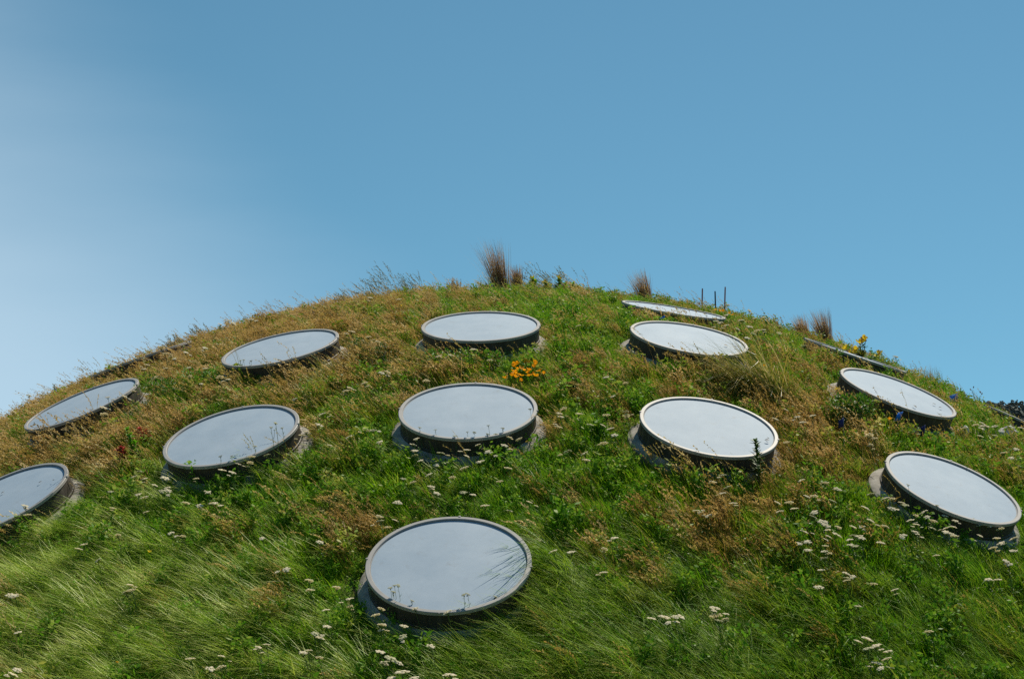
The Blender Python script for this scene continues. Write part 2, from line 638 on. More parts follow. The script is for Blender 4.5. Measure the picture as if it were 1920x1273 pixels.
LODGED = np.array([
    [0] * 16, [0] * 16, [0] * 16, [0] * 16,
    [0] * 16,
    [0, 0, 0, 0, .1, 0, 0, 0, 0, 0, 0, 0, 0, 0, 0, 0],
    [.2, .2, .2, .1, .1, 0, 0, .05, .05, 0, 0, 0, 0, 0, 0, 0],
    [.4, .4, .3, .2, .1, 0, 0, .1, .1, 0, .1, 0, 0, 0, .1, .2],
    [.6, .6, .5, .35, .2, .1, .1, .3, .5, .3, .2, .1, 0, .1, .3, .3],
    [.8, .8, .8, .8, .5, .2, .2, .5, .8, .8, .7, .4, .3, .4, .6, .4],
    [.8, .8, .9, .9, .7, .3, .4, .7, .9, .9, .95, .9, .8, .7, .6, .5],
    [.7, .8, .8, .8, .7, .4, .5, .8, .95, .95, .95, .95, .9, .7, .6, .7]], float)


def field(tab, px, py):
    u = np.clip((px - COLX[0]) / 120.0, 0, 14.999)
    v = np.clip((py - ROWY[0]) / 60.0, 0, 10.999)
    i, j = u.astype(int), v.astype(int)
    a, b_ = u - i, v - j
    return (tab[j, i] * (1 - a) * (1 - b_) + tab[j, i + 1] * a * (1 - b_)
            + tab[j + 1, i] * (1 - a) * b_ + tab[j + 1, i + 1] * a * b_)


def blades(g, n, lmin, lmax, width, th0, th1, curl, spread, azj, v, f, bv, segs=3, off=(0, 0)):
    """curved tapering blades that lean towards -X"""
    for _ in range(n):
        L = g.uniform(lmin, lmax)
        az = math.pi + g.normal(0, azj)
        th = g.uniform(th0, th1)
        cu = curl * g.uniform(.5, 1.4)
        rr, ra = spread * math.sqrt(g.uniform()), g.uniform(0, 6.283)
        p = np.array([off[0] + rr * math.cos(ra), off[1] + rr * math.sin(ra), -0.02])
        tw = az + math.pi / 2 + g.normal(0, .7)
        s = np.array([math.cos(tw), math.sin(tw), 0])
        w = width * g.uniform(.7, 1.3)
        b0 = len(v)
        val = g.uniform()
        for k in range(segs + 1):
            t = k / segs
            if k < segs:
                ww = w * (1 - .75 * t ** 1.6) * .5
                v.append(tuple(p - s * ww))
                v.append(tuple(p + s * ww))
                bv += [val, val]
            else:
                v.append(tuple(p))
                bv.append(val)
            a = th + cu * (t + .5 / segs)
            p = p + np.array([math.sin(a) * math.cos(az), math.sin(a) * math.sin(az), math.cos(a)]) * (L / segs)
        for k in range(segs - 1):
            f.append((b0 + 2 * k, b0 + 2 * k + 1, b0 + 2 * k + 3, b0 + 2 * k + 2))
        f.append((b0 + 2 * segs - 2, b0 + 2 * segs - 1, b0 + 2 * segs))


def seed_stalks(g, n, lmin, lmax, th0, th1, curl, spread, v, f, bv, nsp=9, spl=.022, spw=.006, stem=.0028, headlen=.3):
    for _ in range(n):
        L = g.uniform(lmin, lmax)
        az = math.pi + g.normal(0, .4)
        th = g.uniform(th0, th1)
        cu = curl * g.uniform(.6, 1.4)
        rr, ra = spread * math.sqrt(g.uniform()), g.uniform(0, 6.283)
        p = np.array([rr * math.cos(ra), rr * math.sin(ra), -0.02])
        s = np.array([-math.sin(az), math.cos(az), 0])
        segs = 5
        val = g.uniform(0, .6)
        b0 = len(v)
        pts = []
        for k in range(segs + 1):
            t = k / segs
            v += [tuple(p - s * stem * .5), tuple(p + s * stem * .5)]
            bv += [val, val]
            pts.append(p.copy())
            a = th + cu * t * t * 1.6
            p = p + np.array([math.sin(a) * math.cos(az), math.sin(a) * math.sin(az), math.cos(a)]) * (L / segs)
        for k in range(segs):
            f.append((b0 + 2 * k, b0 + 2 * k + 1, b0 + 2 * k + 3, b0 + 2 * k + 2))
        hv = g.uniform(.55, 1.0)
        for q in range(nsp):
            t = 1 - headlen * (q / (nsp - 1))
            x = t * segs
            k = min(int(x), segs - 1)
            c = pts[k] * (1 - (x - k)) + pts[k + 1] * (x - k)
            d = pts[min(k + 1, segs)] - pts[k]
            d = d / np.linalg.norm(d)
            dd = d + g.normal(0, .45, 3)
            dd /= np.linalg.norm(dd)
            o = np.cross(dd, g.normal(0, 1, 3))
            o /= np.linalg.norm(o)
            ln, wd_ = spl * g.uniform(.7, 1.3), spw * g.uniform(.7, 1.4)
            i0 = len(v)
            v += [tuple(c), tuple(c + dd * ln * .5 + o * wd_), tuple(c + dd * ln), tuple(c + dd * ln * .5 - o * wd_)]
            bv += [hv] * 4
            f.append((i0, i0 + 1, i0 + 2, i0 + 3))


def proto(name, coll, v, f, bv, mat):
    me = new_mesh(name, v, f, mat)
    at = me.attributes.new('bv', 'FLOAT', 'POINT')
    at.data.foreach_set('value', np.array(bv, dtype=np.float32))
    o = bpy.data.objects.new(name, me)
    coll.objects.link(o)


def euler_from(up, yaw):
    """euler angles of frames with local z along up and local x turned by yaw"""
    x = np.stack([np.cos(yaw), np.sin(yaw), np.zeros_like(yaw)], -1)
    z_ = up / np.linalg.norm(up, axis=-1, keepdims=True)
    x = x - z_ * (x * z_).sum(-1, keepdims=True)
    x /= np.linalg.norm(x, axis=-1, keepdims=True)
    y_ = np.cross(z_, x)
    return np.stack([np.arctan2(y_[:, 2], z_[:, 2]), np.arcsin(np.clip(-x[:, 2], -1, 1)), np.arctan2(x[:, 1], x[:, 0])], -1)


def scatter(name, label, coll, pos, rot, scl, dry, tone, idx):
    me = bpy.data.meshes.new(name)
    me.vertices.add(len(pos))
    me.vertices.foreach_set('co', pos.astype(np.float32).ravel())
    for nm, ty, val in (('rot', 'FLOAT_VECTOR', rot), ('scl', 'FLOAT', scl), ('dry', 'FLOAT', dry), ('tone', 'FLOAT', tone)):
        a = me.attributes.new(nm, ty, 'POINT')
        a.data.foreach_set('vector' if ty == 'FLOAT_VECTOR' else 'value', np.asarray(val, np.float32).ravel())
    a = me.attributes.new('idx', 'INT', 'POINT')
    a.data.foreach_set('value', np.asarray(idx, np.int32))
    o = put(name, me)
    tag(o, label, 'grass', kind='stuff')
    tr = bpy.data.node_groups.new(name + '_scatter', 'GeometryNodeTree')
    tr.interface.new_socket('Geometry', in_out='INPUT', socket_type='NodeSocketGeometry')
    tr.interface.new_socket('Geometry', in_out='OUTPUT', socket_type='NodeSocketGeometry')
    N, L = tr.nodes, tr.links
    gi, go = N.new('NodeGroupInput'), N.new('NodeGroupOutput')
    ip = N.new('GeometryNodeInstanceOnPoints')
    ci = N.new('GeometryNodeCollectionInfo')
    ci.inputs['Collection'].default_value = coll
    ci.inputs['Separate Children'].default_value = True
    ci.inputs['Reset Children'].default_value = True
    ip.inputs['Pick Instance'].default_value = True

    def na(nm, ty):
        q = N.new('GeometryNodeInputNamedAttribute')
        q.data_type = ty
        q.inputs['Name'].default_value = nm
        return [s for s in q.outputs if s.enabled and s.name == 'Attribute'][0]
    L.new(gi.outputs[0], ip.inputs['Points'])
    L.new(ci.outputs[0], ip.inputs['Instance'])
    L.new(na('idx', 'INT'), ip.inputs['Instance Index'])
    L.new(na('rot', 'FLOAT_VECTOR'), ip.inputs['Rotation'])
    L.new(na('scl', 'FLOAT'), ip.inputs['Scale'])
    L.new(ip.outputs[0], go.inputs[0])
    md = o.modifiers.new('scatter', 'NODES')
    md.node_group = tr
    return o


g = np.random.default_rng(5)
c_green = bpy.data.collections.new('green_tufts')
for i in range(5):
    v, f, bv = [], [], []
    blades(g, 30, .09, .24, .0065, .1, .7, .7, .085, .75, v, f, bv)
    proto('tuft_green_%d' % i, c_green, v, f, bv, M_green)
c_long = bpy.data.collections.new('long_tufts')
for i in range(5):
    v, f, bv = [], [], []
    blades(g, 34, .22, .52, .0055, .45, 1.05, .75, .10, .42, v, f, bv, segs=4)
    proto('tuft_long_%d' % i, c_long, v, f, bv, M_long)
c_dry = bpy.data.collections.new('dry_tufts')
for i in range(6):
    v, f, bv = [], [], []
    blades(g, 16, .10, .24, .0045, .1, .6, .6, .08, .8, v, f, bv)
    seed_stalks(g, 6, .20, .38, .1, .45, .75, .08, v, f, bv)
    proto('tuft_dry_%d' % i, c_dry, v, f, bv, M_dry)
c_stalk = bpy.data.collections.new('seed_stalks')
for i in range(5):
    v, f, bv = [], [], []
    seed_stalks(g, 3, .34, .58, .15, .5, .6, .05, v, f, bv, nsp=12, spl=.02, spw=.0045, stem=.003, headlen=.28)
    proto('stalk_%d' % i, c_stalk, v, f, bv, M_dry)
c_weed = bpy.data.collections.new('leafy_weeds')
for i in range(4):
    v, f, bv = [], [], []
    for s_ in range(7):
        az, L_ = g.uniform(0, 6.283), g.uniform(.10, .22)
        tp = np.array([math.cos(az) * .35 * L_ - .03, math.sin(az) * .35 * L_, L_])
        for q in range(9):
            c = tp * g.uniform(.35, 1) + g.normal(0, .006, 3)
            d = g.normal(0, 1, 3) + np.array([0, 0, .35])
            d /= np.linalg.norm(d)
            s = np.cross(d, g.normal(0, 1, 3))
            s /= np.linalg.norm(s)
            ln, wd_ = g.uniform(.022, .05), g.uniform(.006, .012)
            i0 = len(v)
            v += [tuple(c), tuple(c + d * ln * .5 + s * wd_), tuple(c + d * ln), tuple(c + d * ln * .5 - s * wd_)]
            bv += [g.uniform()] * 4
            f.append((i0, i0 + 1, i0 + 2, i0 + 3))
    proto('weed_%d' % i, c_weed, v, f, bv, M_weed)

# sample the mound
N0 = 115000
PX = g.uniform(-12.5, 12.5, N0)
PY = g.uniform(12.2, 27.5, N0)
PZ = height(PX, PY)
qx, qy = project(PX, PY, PZ + .1)
keep = (PZ > .3)
# nothing of the far side of the crest is in view
ax, ay = qx, qy
hid = np.zeros(N0, bool)
for t_ in (.97, .94, .91, .88, .84, .8, .75):
    hid |= EYE + (PZ + .75 - EYE) * t_ < height(PX * t_, PY * t_)
keep &= ~hid | (g.uniform(size=N0) < .12)
inside = (qx > -160) & (qx < 2080) & (qy < 1330)
keep &= inside | (g.uniform(size=N0) < .3)
dsk, ksk = sky_dist(PX, PY)
frontk = np.clip((CY[ksk] - PY) / dsk * 1.6 - .5, 0, 1)
rim_in = COLLAR - .035 + .05 * wave(PX, PY, .5, 8)
creep = (dsk > RS + .025) & (g.uniform(size=N0) < .10 + .55 * frontk)      # grass creeping over the collars
keep &= (dsk > rim_in) | creep
PZ = PZ + np.where(dsk <= rim_in, .055, 0)
PX, PY, PZ, qx, qy, dsk, ksk = [a[keep] for a in (PX, PY, PZ, qx, qy, dsk, ksk)]
jx, jy = qx + 45 * wave(PX, PY, 1.6, 21), qy + 26 * wave(PX, PY, 1.6, 22)
dryf = np.clip(field(DRYNESS, jx, jy) + .24 * wave(PX, PY, 1.0, 31) + .13 * wave(PX, PY, .35, 32), 0, 1)
dryf = np.clip(dryf + .20 * np.sin((dryf - .5) * 3.14), 0, 1)
lodf = np.clip(field(LODGED, jx, jy) + .15 * wave(PX, PY, 1.3, 33), 0, 1)
NRM = normal(PX, PY)
vigour = 1 + .28 * wave(PX, PY, .8, 41) + .22 * wave(PX, PY, .28, 42)
# the sward is kept short right by the collars, but not everywhere
near = np.clip((dsk - COLLAR) / .30, 0, 1)
toolong = np.isin(np.array(list(SKYC))[ksk], ['B', 'LM', 'FLL'])
side = np.abs(PX - CX[ksk]) / dsk
front = np.clip((CY[ksk] - PY) / dsk * 1.6 - .5, 0, 1)           # 1 below a skylight, 0 at its sides and above it
low = np.where(toolong, 1.2, 1.08) * front + .55 * (1 - front)
short = (low + (1 - low) * near) * np.clip(1 - (PY - 21.0) * .08, .74, 1)
gust = .35 * wave(PX, PY, 2.4, 51) + .22 * wave(PX, PY, .7, 52)     # which way the wind has combed it
up = NRM * .45 + np.array([0, 0, .55])
u1 = g.uniform(size=len(PX))
is_dry = u1 < np.clip((dryf - .34) * 1.05, 0, .50)
is_long = (~is_dry) & (g.uniform(size=len(PX)) < lodf * .66)
is_weed = (~is_dry) & (~is_long) & (g.uniform(size=len(PX)) < .13 + .22 * (wave(PX, PY, .9, 61) > .5))
ang = np.degrees(np.arctan2(PY - CY[ksk], PX - CX[ksk]))
lap = (np.array(list(SKYC))[ksk] == 'B') & (ang > -62) & (ang < 25) & (dsk < 1.32)
is_dry &= ~lap
is_long |= lap
is_weed &= ~lap
short = np.where(lap, 1.12, short)
is_green = ~(is_dry | is_long | is_weed)
toneb = np.clip(.50 - .16 * np.clip(qx / 1920, 0, 1) + .24 * wave(PX, PY, .9, 71) + .20 * wave(PX, PY, .25, 72), 0, 1)  # tone drops to the right, partly painting in backlight and vignetting


def lay(name, label, coll, sel, nvar, s0, s1, yawj, drymul=1.0, thin=1.0, toneadd=0.0):
    k = np.nonzero(sel & (g.uniform(size=len(PX)) < thin))[0]
    n_ = len(k)
    yaw = gust[k] + g.normal(0, yawj, n_)
    rot = euler_from(up[k], yaw)
    s_ = g.uniform(s0, s1, n_) * np.clip(vigour[k], .5, 1.6) * short[k]
    pos = np.stack([PX[k], PY[k], PZ[k]], -1)
    tone = np.clip(toneb[k] + toneadd + g.normal(0, .13, n_), 0, 1)
    return scatter(name, label, coll, pos, rot, s_, np.clip(dryf[k] * drymul + g.normal(0, .10, n_), 0, 1), tone, g.integers(0, nvar, n_))


toneb = np.clip(toneb + np.clip(.12 - qx / 1920 * .34, -.2, .12) * np.clip((qy - 850) / 200, 0, 1), 0, 1)
lay('green_grass', 'dense green meadow grass over the whole mound', c_green, is_green, 5, .75, 1.25, .5, .68)
left = np.clip(.34 - qx / 1920 * .6, -.22, .34)
toneb = np.clip(toneb + left * is_long, 0, 1)
lay('long_grass', 'long pale green grass combed over by wind in the foreground', c_long, is_long, 5, .7, 1.15, .34, .8)
lay('dry_grass', 'dry golden brown grass with seed heads in patches', c_dry, is_dry, 6, .75, 1.2, .45, 1.0)
lay('ground_cover', 'small leafy weeds mixed into the meadow grass', c_weed, is_weed, 4, .8, 1.4, 1.5, .5)
lay('seed_grass', 'thin taller seed stalks leaning left above the meadow', c_stalk, (dryf > .2), 5, .65, 1.1, .3, 1.0, thin=.055)

# ------------------------------------------------------------------ plants one can pick out
def ray_at(px, py, Y):
    """point at world depth Y in this direction from the camera"""
    a, b_ = (px - W / 2) / F, (H / 2 - py) / F
    yy = CAMC - b_ * CAMS
    t = Y / yy
    return Vector((a * t, Y, EYE + t * (CAMS + b_ * CAMC)))


def bv_mat(name, stops, rough=0.55, transl=0.4, spec=.3):
    m, n, l, b, out = mat_new(name)
    at = n.new('ShaderNodeAttribute')
    at.attribute_name = 'bv'
    r = ramp(n, stops)
    l.new(at.outputs['Fac'], r.inputs[0])
    l.new(r.outputs[0], b.inputs['Base Color'])
    b.inputs['Roughness'].default_value = rough
    b.inputs['Specular IOR Level'].default_value = spec
    t = n.new('ShaderNodeBsdfTranslucent')
    l.new(r.outputs[0], t.inputs['Color'])
    mx = n.new('ShaderNodeMixShader')
    mx.inputs[0].default_value = transl
    l.new(b.outputs[0], mx.inputs[1])
    l.new(t.outputs[0], mx.inputs[2])
    l.new(mx.outputs[0], out.inputs['Surface'])
    return m


def bv_mesh(name, v, f, bv, mat):
    me = new_mesh(name, v, f, mat)
    at = me.attributes.new('bv', 'FLOAT', 'POINT')
    at.data.foreach_set('value', np.array(bv, dtype=np.float32))
    return me


M_stem = plain('stem_green', (0.10, 0.17, 0.03), 0.6, .3, 12, transl=.2)
M_white = plain('yarrow_white', (0.95, 0.87, 0.66), 0.8, .05, 40, .1, transl=.45)
M_cream = plain('yarrow_cream', (0.52, 0.50, 0.30), 0.8, .2, 40, .1, transl=.15)
M_orange = plain('poppy_orange', (0.95, 0.40, 0.01), 0.55, .12, 20, .2, transl=.35)
M_yellow = plain('petal_yellow', (0.95, 0.66, 0.03), 0.55, .12, 20, .2, transl=.35)
M_bud = plain('bud_red', (0.33, 0.12, 0.05), 0.6, .3, 20)
M_pink = plain('petal_pink', (0.72, 0.36, 0.40), 0.7, .2, 30, transl=.2)
M_blue = plain('petal_blue', (0.08, 0.09, 0.42), 0.7, .3, 30)
M_leaf = plain('leaf_green', (0.10, 0.24, 0.02), 0.5, .4, 25, .4, transl=.35)
M_leafd = plain('leaf_dark', (0.07, 0.16, 0.02), 0.5, .4, 25, .4, transl=.3)
M_leafb = plain('leaf_bright', (0.17, 0.42, 0.02), 0.5, .3, 25, .4, transl=.4)
M_leafr = plain('leaf_red', (0.42, 0.055, 0.05), 0.6, .4, 25, .3, transl=.3)
M_twig = plain('dead_twig', (0.42, 0.36, 0.27), 0.85, .25, 20)
M_rock = plain('pale_rock', (0.62, 0.61, 0.58), 0.9, .45, 9, .2, bump=.8)
M_flag = plain('flag_blue', (0.03, 0.27, 0.80), 0.5, .15, 6, .3, transl=.3)
M_navy = plain('flag_navy', (0.02, 0.03, 0.14), 0.5, .15, 6, .3, transl=.2)
M_wire = plain('flag_wire', (0.25, 0.25, 0.25), 0.4, .1, 6, .5, .8)
M_stake = plain('stake_wood', (0.10, 0.075, 0.09), 0.8, .3, 14)
M_staker = plain('stake_red', (0.42, 0.13, 0.13), 0.7, .25, 14)
M_dleaf = plain('dead_leaf', (0.20, 0.13, 0.07), 0.8, .35, 30)
M_tree = plain('hazed_far_foliage', (0.10, 0.115, 0.10), 0.8, .5, .2, .2)  # distance haze is put into this lighter, greyer leaf colour
M_brown = bv_mat('tussock_brown', [(0, (0.15, 0.072, 0.028)), (.5, (0.36, 0.21, 0.095)), (1, (0.74, 0.56, 0.34))], transl=.4)
M_tgreen = bv_mat('tussock_green', [(0, (0.07, 0.14, 0.012)), (.5, (0.16, 0.25, 0.025)), (1, (0.32, 0.34, 0.07))])
M_gold = bv_mat('tussock_gold', [(0, (0.05, 0.10, 0.008)), (.4, (0.18, 0.22, 0.02)), (.7, (0.42, 0.34, 0.06)), (1, (0.85, 0.70, 0.36))], rough=.38, spec=.6)
M_feather = bv_mat('feather_grass', [(0, (0.10, 0.16, 0.04)), (.5, (0.20, 0.22, 0.08)), (1, (0.36, 0.30, 0.17))], transl=.25)

# ---- white yarrow, each stem its own plant
stemM, headM, creamM, rayM = [], [], [], []
for i in range(4):
    mb = MB()
    bend = rnd.uniform(.06, .2)
    pts = [(-bend * t * t, rnd.uniform(-.01, .01), t) for t in (0, .35, .7, 1)]
    mb.tube(pts, .0075, .005, 5)
    for q in range(9):
        t = rnd.uniform(.2, .9)
        a = rnd.uniform(0, 6.28)
        mb.leaf((-bend * t * t, 0, t), (math.cos(a), math.sin(a), .6), (0, 0, 1), rnd.uniform(.07, .16) * (1.1 - t * .6), .03, .1)
    stemM.append((mb.mesh('yarrow_stem', M_stem), bend))
slimM = []
for i in range(4):
    mb = MB()
    bend = rnd.uniform(.04, .10)
    mb.tube([(-bend * t * t, rnd.uniform(-.01, .01), t) for t in (0, .35, .7, 1)], .0055, .0035, 4)
    for q in range(6):
        t = rnd.uniform(.3, .92)
        a = rnd.uniform(0, 6.28)
        mb.leaf((-bend * t * t, 0, t), (math.cos(a), math.sin(a), 1.4), (0, 0, 1), rnd.uniform(.05, .09), .014, .1)
    slimM.append((mb.mesh('yarrow_slim_stem', M_stem), bend))
for i in range(6):
    mb, mr = MB(), MB()
    nlob = rnd.randint(9, 14)
    for q in range(nlob):
        rr = math.sqrt((q + .4) / nlob) * .88
        a = q * 2.4 + rnd.uniform(-.35, .35)
        c = (rr * math.cos(a), rr * math.sin(a), .18 * (1 - rr * rr) + rnd.uniform(-.06, .06))
        s_ = rnd.uniform(.24, .36)
        mb.dome(c, s_, s_, s_ * .42, 6)
        mr.tube([(0, 0, -.85), (c[0] * .55, c[1] * .55, -.3), (c[0], c[1], c[2] - .08)], .03, .02, 3)
    headM.append(mb.mesh('yarrow_head', M_white))
    cm = headM[-1].copy()
    cm.materials[0] = M_cream
    creamM.append(cm)
    rayM.append(mr.mesh('yarrow_rays', M_stem))

WHITE = """53,746 25,776 303,655 308,667 348,664 384,655 320,670 327,676 276,688 270,695 261,703 312,694 354,693 384,694 289,712
412,711 427,714 417,718 377,722 355,709 242,726 97,808 193,782 192,766 201,748 232,747 251,736 93,756 472,860 412,611 428,604 436,609 470,601
552,751 656,730 649,735 644,741 683,721 714,702 727,700 690,634 709,643 659,624 822,670 845,668 693,560 747,563 577,753
918,677 887,657 1084,611 1053,719 1136,708 1172,720 1149,743 1298,732 1173,773 1175,781 1136,780 1339,596 1342,602 1350,604 1361,609 1336,613
1383,617 1405,612 1432,617 1413,625 1401,633 1461,624 1463,611 1390,600 1419,620 1415,597 1432,593 1362,590 1405,581 1365,571 1472,768 1454,784
1504,790 1522,780 1507,647 1495,782 1626,816 1632,814 1637,820 1632,834 1840,792 1842,796 1840,801 1829,794 1850,797 1809,800 1836,816 1865,797
1865,816 1915,799 1882,846 1895,856 1912,869 1905,838 1474,829 1680,667 263,889 251,899 271,901 308,902 290,916 207,924 259,929 313,918 303,924
313,926 271,936 211,956 274,965 348,948 374,953 390,927 400,948 221,1007 320,1004 343,1009 157,1027 147,1035 183,1055 46,953 40,968 31,976 52,971
247,1113 244,1103 237,1117 598,800 574,811 566,818 604,780 654,821 686,807 698,810 711,830 618,838 435,890 446,873 470,861 468,873 501,856 416,883
568,836 388,927 490,1015 599,1019 727,992 741,980 711,973 712,979 745,944 756,900 367,900 799,715 1056,768 1048,777 1051,783 1085,777 1041,798
1047,803 1144,806 1152,817 1131,833 1130,798 1107,798 1065,847 1095,853 1098,865 780,825 775,835 777,849 778,855 788,866 818,874 826,851 875,845
875,858 896,837 915,848 945,838 955,822 973,826 959,845 870,881 900,868 953,881 847,897 803,894 774,906 808,914 818,927 887,931 868,927 936,904
992,943 909,951 953,964 1354,890 1335,904 1363,913 1353,927 1502,900 1547,906 1570,917 1512,932 1526,930 1559,938 1375,945 1488,954 1462,959
1458,944 1479,941 1304,958 1315,960 1326,967 1525,971 1541,980* 1570,987 1552,993 1506,995 1527,959 1600,987 1616,988 1632,974 1646,983 1659,987
1569,1002* 1601,1004 1611,1004 1592,1009 1616,1011 1651,1017 1595,1020 1602,1026 1507,1016 1499,1018 1514,1014 1515,1030 1548,1025 1544,1031
1554,1038 1543,1045 1691,1003 1718,1001 1715,996 1705,974 1718,967 1716,981 1737,967 1733,957 1749,975 1748,987 1772,990 1775,998 1789,1002
1791,976 1786,986 1772,966 1836,985 1853,982 1876,990 1837,1002 1870,1006 1878,1016 1900,1006 1861,1025 1899,1029 1754,1039 1885,1048 1891,1057
1661,932 1672,935 1689,940 1696,946 1632,928 1620,950 1671,953 1539,1068 34,1190 32,1259 25,1267 28,1123 19,1122 355,1241 415,1235 412,1256
394,1260 536,1073 580,1091 631,1105 581,1110 655,1128 655,1141 610,1149 715,1146 703,1158 778,1145 838,1150 612,1178 590,1191 599,1201 716,1176
713,1184 758,1178 755,1197 808,1213 484,1216 479,1221 500,1211 578,1224 569,1228 599,1238 711,1229 732,1237* 723,1244 753,1265* 845,1267*
1010,1017 1005,1029 1070,1036 1037,1036 1151,1011 1133,1031 1132,1074 1340,1139* 1341,1157* 1347,1164 1246,1160* 1265,1158 1275,1157 1252,1169
1852,1082 1871,1084 1638,1095 1678,1104 1588,1090 1591,1083 1583,1074 1599,1079 1607,1135 1741,1183 1626,1201* 1640,1211* 1625,1216 1644,1244*
1663,1236 1651,1253 1535,1102"""
GLASS = """450,677 456,676 469,678 412,857 433,856 477,838 507,803 515,795 528,804 786,802 816,806 852,818 876,810 889,811 915,798 914,814 928,814 943,803
994,767 1704,907 1758,946 1823,971 1865,978 731,1102 739,1098 746,1098 737,1110 772,1126 869,1115 877,1114 692,1102 929,1119"""
SHORTNAME = {'B': 'nearest skylight', 'C': 'middle skylight', 'T': 'top middle skylight', 'UL': 'upper left skylight',
             'LM': 'left middle skylight', 'FL': 'far left upper skylight', 'FLL': 'skylight at the left edge',
             'UR': 'upper right skylight', 'MR': 'brightest right middle skylight', 'RU': 'upper skylight near the right edge',
             'RL': 'lower skylight at the right edge', 'TR': 'crest skylight under the stakes', 'RR': 'edge-on skylight on the right skyline',
             'LL': 'edge-on skylight on the left skyline', 'RE': 'rim at the far right skyline'}


def where(px, py):
    k = min(SKYPX, key=lambda q: math.hypot((SKYPX[q][0] - px) * .8, (SKYPX[q][1] - py) * 1.25))
    dx, dy = px - SKYPX[k][0], py - SKYPX[k][1]
    a = math.degrees(math.atan2(-dy * 1.5, dx)) % 360
    s_ = ['right of', 'upper right of', 'above', 'upper left of', 'left of', 'lower left of', 'below', 'lower right of'][int((a + 22.5) // 45) % 8]
    d = math.hypot(dx, dy * 1.4)
    if d > 260:
        s_ = 'well ' + s_
    elif d < 165:
        s_ = 'close ' + s_
    return s_, SHORTNAME[k]


def clear_root(X, Y):
    d, k = sky_dist(np.array([X]), np.array([Y]))
    return d[0] > COLLAR - .02


def yarrow(px, py, glass, big):
    h = rnd.uniform(.32, .44) if not glass else .42
    if py > 1000:
        h += .06
    X, Y = spot(px, py, h)
    h = min(.75, max(h, ray_at(px, py, Y).z - float(height(X, Y))))      # against the sky: as tall as it stands
    if glass or not clear_root(X, Y):
        for dy in range(20, 130, 4):
            X, Y = spot(px, py + dy)
            if clear_root(X, Y):
                break
        h = max(.12, ray_at(px, py, Y).z - float(height(X, Y)))
    i = rnd.randrange(4)
    me, bend = slimM[i] if glass or h > .5 else stemM[i]
    X += bend * h
    size = rnd.uniform(.034, .051) * (1.35 if big else 1.0)
    if glass:
        size *= .55
    s_, nm = where(px, py)
    faded_or_backlit = glass or rnd.random() < .14  # before a pane the cream paints in backlight; elsewhere the head is faded
    twin = big or rnd.random() < .3
    if glass:
        lab = ('two-headed ' if twin else '') + 'yarrow bud before the pane of the ' + nm
    else:
        look = ('large ' if big else 'small ' if size < .039 else 'broad ' if size > .046 else '') + ('faded ' if faded_or_backlit else 'white ') + ('two-headed ' if twin else '')
        lab = look + 'yarrow %s the %s' % (s_, nm)
    grp = lab.replace('yarrow bud', 'backlit yarrows') if glass else lab.replace('yarrow', 'yarrow heads')
    yaw = rnd.uniform(-.5, .5)
    root = thing('yarrow', ground(X, Y), lab, 'flower', grp, rot=(0, 0, yaw))
    put('stem', me, root, scale=h)
    j = rnd.randrange(6)
    tl = (rnd.uniform(.10, .50), rnd.uniform(-.25, .15), rnd.uniform(0, 6.28))
    hd = put('flower_head', (creamM if faded_or_backlit else headM)[j], root, (-bend * h, 0, h), tl, size)
    put('rays', rayM[j], hd)
    if twin:
        for q in range(2 if big else 1):
            a = rnd.uniform(0, 6.28)
            dz = -rnd.uniform(.01, .05)
            off = Vector((math.cos(a) * size * 2.0, math.sin(a) * size * 1.2, dz))
            h2 = put('flower_head', (creamM if glass else headM)[rnd.randrange(6)], root, Vector((-bend * h, 0, h)) + off, tl, size * rnd.uniform(.5, .75))
            put('rays', rayM[j], h2)
            mb = MB()
            mb.tube([(-bend * h * .5, 0, h * .7), Vector((-bend * h, 0, h)) + off - Vector((0, 0, size * .6))], .0022, .0018, 3)
            put('side_stem', mb.mesh('side_stem', M_stem), root)


for txt, gl in ((WHITE, False), (GLASS, True)):
    for w_ in txt.split():
        big = w_.endswith('*')
        a_, b_ = w_.strip('*').split(',')
        yarrow(float(a_), float(b_), gl, big)


# ---- tussocks on the crest
def tussock(px, py, label, parts, scale=1.0, name='grass_tussock', cat='grass tussock', group=None, yaw=0.0, sink=0.0):
    """parts: (part name, blade arguments or stalk arguments, material)"""
    X, Y = spot(px, py)
    root = thing(name, ground(X, Y, -sink), label, cat, group, rot=(0, 0, yaw))
    gg = np.random.default_rng(int(px * 7 + py))
    for nm, kind_, args, mat in parts:
        v, f, bv = [], [], []
        if kind_ == 'b':
            n_, l0, l1, w_, t0, t1, cu, sp, aj = args
            blades(gg, n_, l0 * scale, l1 * scale, w_, t0, t1, cu, sp * scale, aj, v, f, bv, segs=5)
        else:
            n_, l0, l1, t0, t1, cu, sp = args
            seed_stalks(gg, n_, l0 * scale, l1 * scale, t0, t1, cu, sp * scale, v, f, bv, nsp=14, spl=.028, spw=.005, stem=.003, headlen=.3)
        put(nm, bv_mesh(nm, v, f, bv, mat), root)
    return root


def brown_tussock(px, py, label, sc_, lean=.1):
    tussock(px, py, label, [
        ('brown_blades', 'b', (400, .45, 1.0, .0078, -.18 + lean, .38 + lean, .25, .11, .6), M_brown),
        ('wispy_tips', 'b', (60, .6, 1.12, .0045, .1 + lean, .62 + lean, .35, .09, .5), M_brown),
        ('green_base', 'b', (220, .2, .42, .008, .0, .9, .8, .24, 1.2), M_tgreen)], sc_ * 1.18, 'brown_tussock', 'grass tussock', 'brown tussocks along the crest')


